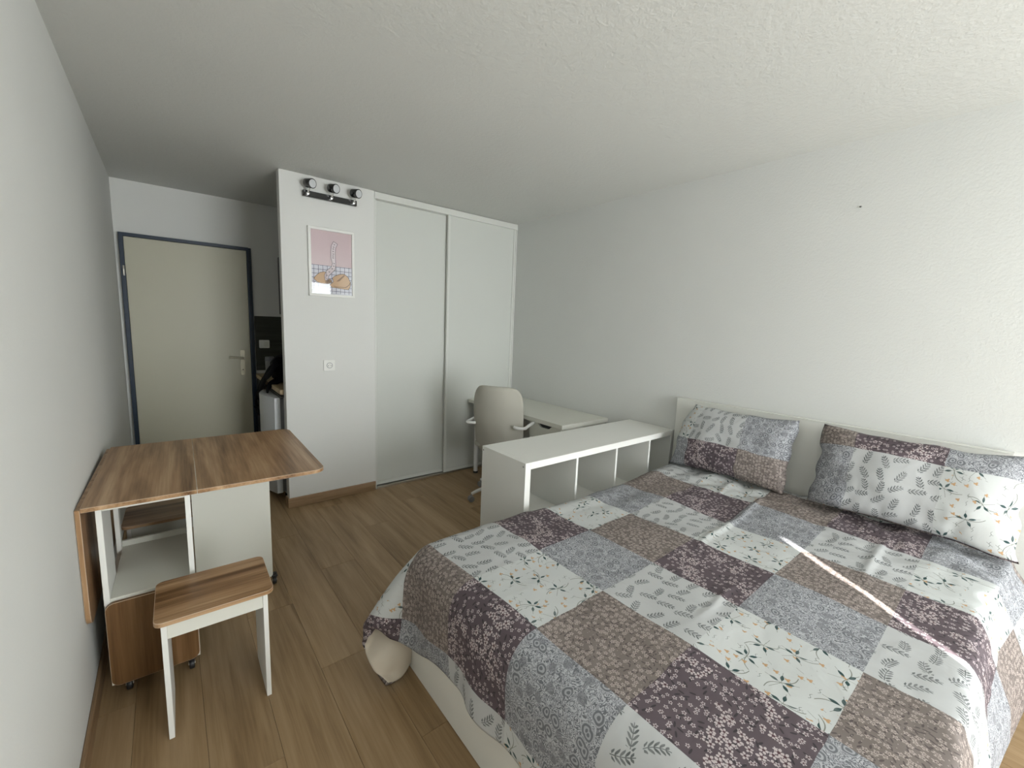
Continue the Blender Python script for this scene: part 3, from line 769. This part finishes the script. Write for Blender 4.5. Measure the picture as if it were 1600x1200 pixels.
# ---- duvet
def drape():
    """let a 2.3 x 2.4 m quilt fall over the bed: position-based cloth, top middle held still"""
    h = .04; U0, U1, V0, V1 = .43, 2.75, -.38, 1.98
    nu = int(round((U1 - U0) / h)) + 1; nv = int(round((V1 - V0) / h)) + 1
    u = U0 + h * np.arange(nu); v = V0 + h * np.arange(nv)
    UU, VV = np.meshgrid(u, v, indexing='ij')
    Q = np.stack([UU, VV, .5645 + .004 * np.sin(UU * 9 + 2 * np.sin(VV * 5)) * np.sin(VV * 8 + 1)], -1)
    far = np.maximum(Q[..., 1] - 1.50, 0)
    Q[..., 1] = np.where(far > 0, 1.50 + np.minimum(far, .045) + .012 * np.sin(UU * 14) * (far > .05), Q[..., 1]); Q[..., 2] -= np.maximum(far - .03, 0)
    foot = np.maximum(.74 - UU, 0) * (far <= 0); Q[..., 0] += foot * .6; Q[..., 2] -= foot * .8
    hold = (UU > 1.0) & (VV > .22) & (VV < 1.28); held = Q[hold].copy()
    w = np.where(hold, 0, 1.)[..., None]
    def pair(di, dj, par=None):
        if par is None: return (slice(0, nu - di), slice(max(0, -dj), nv - max(0, dj))), (slice(di, nu), slice(max(0, dj), nv + min(0, dj)))
        if di: return (slice(par, nu - di, 2), slice(max(0, -dj), nv - max(0, dj))), (slice(par + di, nu, 2), slice(max(0, dj), nv + min(0, dj)))
        return (slice(0, nu), slice(par, nv - dj, 2)), (slice(0, nu), slice(par + dj, nv, 2))
    def delta(P, A, Bb, rest, k, comp):
        d = P[Bb] - P[A]; Ln = np.sqrt((d * d).sum(-1, keepdims=True)) + 1e-9
        e = (Ln - rest) / Ln
        return d * e * np.where(e > 0, k, k * comp)
    stiff = []
    for di, dj, k, comp in ((1, 0, 1, 1), (0, 1, 1, 1), (1, 1, .6, .8), (1, -1, .6, .8)):
        for par in (0, 1):
            A, Bb = pair(di, dj, par); ww = w[A] + w[Bb]; ww = np.where(ww == 0, 1, ww)
            stiff.append((A, Bb, h * math.hypot(di, dj), k, comp, w[A] / ww, w[Bb] / ww))
    soft = [pair(di, dj) + (h * math.hypot(di, dj), k) for di, dj, k in ((2, 0, .25), (0, 2, .25), (3, 0, .08), (0, 3, .08), (2, 2, .08), (2, -2, .08))]
    def rbox(P, lo, hi, r, sel):
        c = (np.array(lo) + hi) / 2; e = (np.array(hi) - lo) / 2 - r
        q = P - c; a = np.abs(q) - e; out = np.maximum(a, 0); Lo = np.sqrt((out * out).sum(-1))
        s_ = Lo + np.minimum(a.max(-1), 0) - r
        n_ = np.where(Lo[..., None] > 1e-9, out / (Lo[..., None] + 1e-12), (a == a.max(-1, keepdims=True)).astype(float)) * np.sign(q)
        m = (s_ < 0) & sel
        P[m] -= n_[m] * s_[m][:, None]
        return m
    def collide(P):
        near = P[..., 0] < 1.36
        m = rbox(P, (.715, -.012, -1), (3.2, 1.563, .562), .11, near)
        m |= rbox(P, (.6, -.012, -1), (3.2, 1.50, .562), .06, ~near)
        g = (P[..., 0] > 1.395) & (P[..., 1] > 1.565); P[..., 1][g] = 1.565
        s_ = np.clip((P[..., 0] - 1.1) / 1.0, 0, 1); yl = -.012 - .10 * s_ * np.clip((.53 - P[..., 2]) / .25, 0, 1) - .075 * np.clip((P[..., 0] - 2.2) / .4, 0, 1) * np.clip((.60 - P[..., 2]) / .10, 0, 1)
        b_ = (P[..., 1] < .3) & (P[..., 1] > yl) & (P[..., 2] < .555) & (P[..., 0] > 1.1); P[..., 1][b_] = yl[b_]
        xl = np.interp(P[..., 2], [0, .1, .2, .3, .5], [.46, .47, .50, .56, .66]); m_ = (P[..., 0] < xl) & (P[..., 1] > .15); P[..., 0][m_] = xl[m_]
        f = P[..., 2] < .02; P[..., 2][f] = .02
        return m | f
    lead = v > 1.28; goal = np.stack([np.interp(v[lead], [1.28, 1.43, 1.62, 1.76, 1.98], k_) for k_ in CORNER], -1)
    vel = np.zeros_like(Q); dt = 1 / 100; N = 260
    for step in range(N):
        vel[..., 2] -= 4 * dt; vel *= .98
        P = Q + vel * dt
        for it in range(10):
            D = np.zeros_like(P)
            for A, Bb, rest, k in soft:
                c = .5 * delta(P, A, Bb, rest, k, 1); D[A] += c * w[A]; D[Bb] -= c * w[Bb]
            P += D
            for A, Bb, rest, k, comp, wa, wb in stiff:
                c = delta(P, A, Bb, rest, k, comp); P[A] += c * wa; P[Bb] -= c * wb
            hit = collide(P)
            P[hold] = held
            P[0, lead] += .35 * (goal - P[0, lead]) * min(1, step / 90)
        vel = (P - Q) / dt; vel[hit] *= .75
        sp = np.sqrt((vel * vel).sum(-1, keepdims=True)); vel *= np.minimum(1, 3 / (sp + 1e-9))
        Q = P
    return UU, VV, Q
CORNER = ((.705, .69, .605, .560, .592), (1.28, 1.43, 1.57, 1.59, 1.455), (.215, .145, .205, .12, .045))   # how the foot corner hangs

UU, VV, pos = drape()
NU, NV = UU.shape
# refine the drape to 1 cm, then soft quilting relief and pressed fold lines on the flat top
def refine(A, f=4):
    for ax in (0, 1):
        n_ = A.shape[ax]; x_ = np.arange((n_ - 1) * f + 1) / f; i0 = np.minimum(x_.astype(int), n_ - 2); t_ = x_ - i0
        sh = [1] * A.ndim; sh[ax] = -1; t_ = t_.reshape(sh)
        p0, p1, p2, p3 = (np.take(A, np.clip(i0 + k_, 0, n_ - 1), ax) for k_ in (-1, 0, 1, 2))
        A = .5 * (2 * p1 + (p2 - p0) * t_ + (2 * p0 - 5 * p1 + 4 * p2 - p3) * t_ ** 2 + (3 * p1 - p0 - 3 * p2 + p3) * t_ ** 3)
    return A
st_ = refine(np.concatenate([np.stack([UU, VV], -1), pos], -1)); UU, VV, pos = st_[..., 0], st_[..., 1], st_[..., 2:].copy()
NU, NV = UU.shape
for i in range(NU):
    for j in range(NV):
        x_, y_ = float(UU[i, j]), float(VV[i, j])
        z = .012 * noise.noise(Vector((x_ * 2.6 + 4, y_ * 2.6 + 2, 0))) + .005 * noise.noise(Vector((x_ * 9, y_ * 5, 3)))
        head = max(0, min(1, (x_ - 2.15) / .35))
        z += head * (.026 + .018 * noise.noise(Vector((x_ * 7, y_ * 9, 9))) + .008 * noise.noise(Vector((x_ * 20, y_ * 16, 2))))
        for (y0, xa, xb, amp, w_) in ((.812, 1.70, 2.55, .013, .012), (.565, 1.25, 1.62, .006, .010), (.30, 2.0, 2.5, .010, .014), (1.02, 2.3, 2.6, .009, .012)):
            if xa < x_ < xb:
                dd_ = (y_ - y0 - .035 * (x_ - xa) - .02 * noise.noise(Vector((x_ * 5, y0 * 9, 5)))) / w_
                z += amp * math.exp(-dd_ * dd_) * math.sin(PI * (x_ - xa) / (xb - xa)) ** .6
        top = max(0, min(1, (pos[i, j, 2] - .50) / .05))
        pos[i, j, 2] += top * z
me = bpy.data.meshes.new('duvet')
vid = np.arange(NU * NV).reshape(NU, NV)
fc = np.stack([vid[:-1, :-1], vid[1:, :-1], vid[1:, 1:], vid[:-1, 1:]], -1).reshape(-1, 4)
me.from_pydata([tuple(v) for v in pos.reshape(-1, 3)], [], fc.tolist())
uvl = me.uv_layers.new(name='UVMap')
cu = (UU.reshape(-1) - 1.14) / .312 + 1; cv = (1.172 - VV.reshape(-1)) / .328 + 1
li = np.empty(len(me.loops), np.int32); me.loops.foreach_get('vertex_index', li)
uvl.data.foreach_set('uv', np.stack([cu[li] + 50, cv[li] + 50], 1).astype(np.float32).ravel())
for p_ in me.polygons: p_.use_smooth = True
dv = finish('duvet', me, [M_patch, M_cream])
centre_origin(dv)
md = dv.modifiers.new('thick', 'SOLIDIFY'); md.thickness = .016; md.offset = -1; md.material_offset = 1; md.material_offset_rim = 0
dv['label'] = 'grey and plum patchwork floral duvet spread over the whole bed'; dv['category'] = 'duvet'

# ---- pillows
def make_pillow(label, y_mid, w, hgt, x_bot, z_bot, x_top, z_top, T, uvmap, seed, sag=0, corners=(0, 0, 0, 0), inset=0):
    n = 44
    O = Vector(((x_bot + x_top) / 2, y_mid, (z_bot + z_top) / 2))
    up_ = Vector((x_top - x_bot, 0, z_top - z_bot)); up_.normalize()
    sd_ = Vector((0, -1, 0)); nm_ = sd_.cross(up_).normalized()
    if nm_.x > 0: nm_ = -nm_
    own = bmesh.new(); uvL = own.loops.layers.uv.new('UVMap'); F_ = []; K_ = []
    vuv = {}
    for i in range(n + 1):
        F_.append([]); K_.append([])
        for j in range(n + 1):
            s, t = 2 * i / n - 1, 2 * j / n - 1
            e = (max(0, 1 - abs(s) ** 3.2) * max(0, 1 - abs(t) ** 2.6)) ** .42
            pin = 1 - .055 * (1 - abs(s) ** 2) * abs(t) ** 3
            pins = 1 - .045 * (1 - abs(t) ** 2) * abs(s) ** 3
            wv_ = .010 * noise.noise(Vector((s * 3, t * 3, seed))) + .006 * math.sin(t * 9 + seed) * abs(s) ** 6
            cidx = (0 if s < 0 else 1) + (0 if t < 0 else 2)
            cr_ = corners[cidx] * (abs(s) * abs(t)) ** 5
            base = O + sd_ * (s * w / 2 * pins + wv_) + up_ * (t * hgt / 2 * pin + wv_ + cr_) + sd_ * (inset * max(0, t) ** 1.5 * max(0, -s))
            wr = .010 * noise.noise(Vector((s * 2.2, t * 2.2, seed + 4))) + .009 * (max(0, -t)) * noise.noise(Vector((s * 9, t * 2.5, seed + 7)))
            bend = -.03 * s * s * sag
            P1 = base + nm_ * (T * e + wr * e * 1.5 + bend); P2 = base - nm_ * (T * .55 * e - bend)
            if i in (0, n) or j in (0, n):
                v1 = own.verts.new(base + nm_ * bend); v2 = v1
            else: v1 = own.verts.new(P1); v2 = own.verts.new(P2)
            vuv[v1] = vuv[v2] = uvmap(s, t); F_[-1].append(v1); K_[-1].append(v2)
    for i in range(n):
        for j in range(n):
            own.faces.new((F_[i][j], F_[i + 1][j], F_[i + 1][j + 1], F_[i][j + 1]))
            own.faces.new((K_[i][j], K_[i][j + 1], K_[i + 1][j + 1], K_[i + 1][j]))
    for f in own.faces:
        for l in f.loops: l[uvL].uv = vuv[l.vert]
    o = obj('pillow', own, M_patch, smooth=False)
    for p_ in o.data.polygons: p_.use_smooth = True
    o['label'] = label; o['category'] = 'pillow'; centre_origin(o); o['group'] = 'patchwork pillows against the headboard'
    return o
# first pillow: top row F L G, bottom row G P T, split .30 m apart
def uv1(s, t):
    a = (s + 1) * .35; b = (1 - t) * .21                            # metres along / down
    # across: boundaries at .125 and .425 m; down: boundary at .235 m ; one step across = row -1, down = column +1
    r = -((a - .12) / .315); c = (b - .235) / .312
    # need index F(0) at first column top: (c + 2r - 2) mod 5 with c=-1 -> choose offsets
    return (c + 51 + 0, r + 50 + 1.0)
def uv2(s, t):
    a = (s + 1) * .36; b = (1 - t) * .21
    r = (a - .16) / .315; c = -(b - .10) / .312
    return (c + 51, r + 50)
make_pillow('patchwork pillow propped at the end of the headboard next to the shelf unit', 1.118, .69, .42, 2.625, .615, 2.742, .985, .085, uv1, 1.3, 0, (0, 0, 0, .015), inset=.075)
make_pillow('larger patchwork pillow propped on the window side of the headboard', .300, .74, .42, 2.625, .620, 2.742, .995, .095, uv2, 5.1, 0, (.0, -.01, 0, .01))
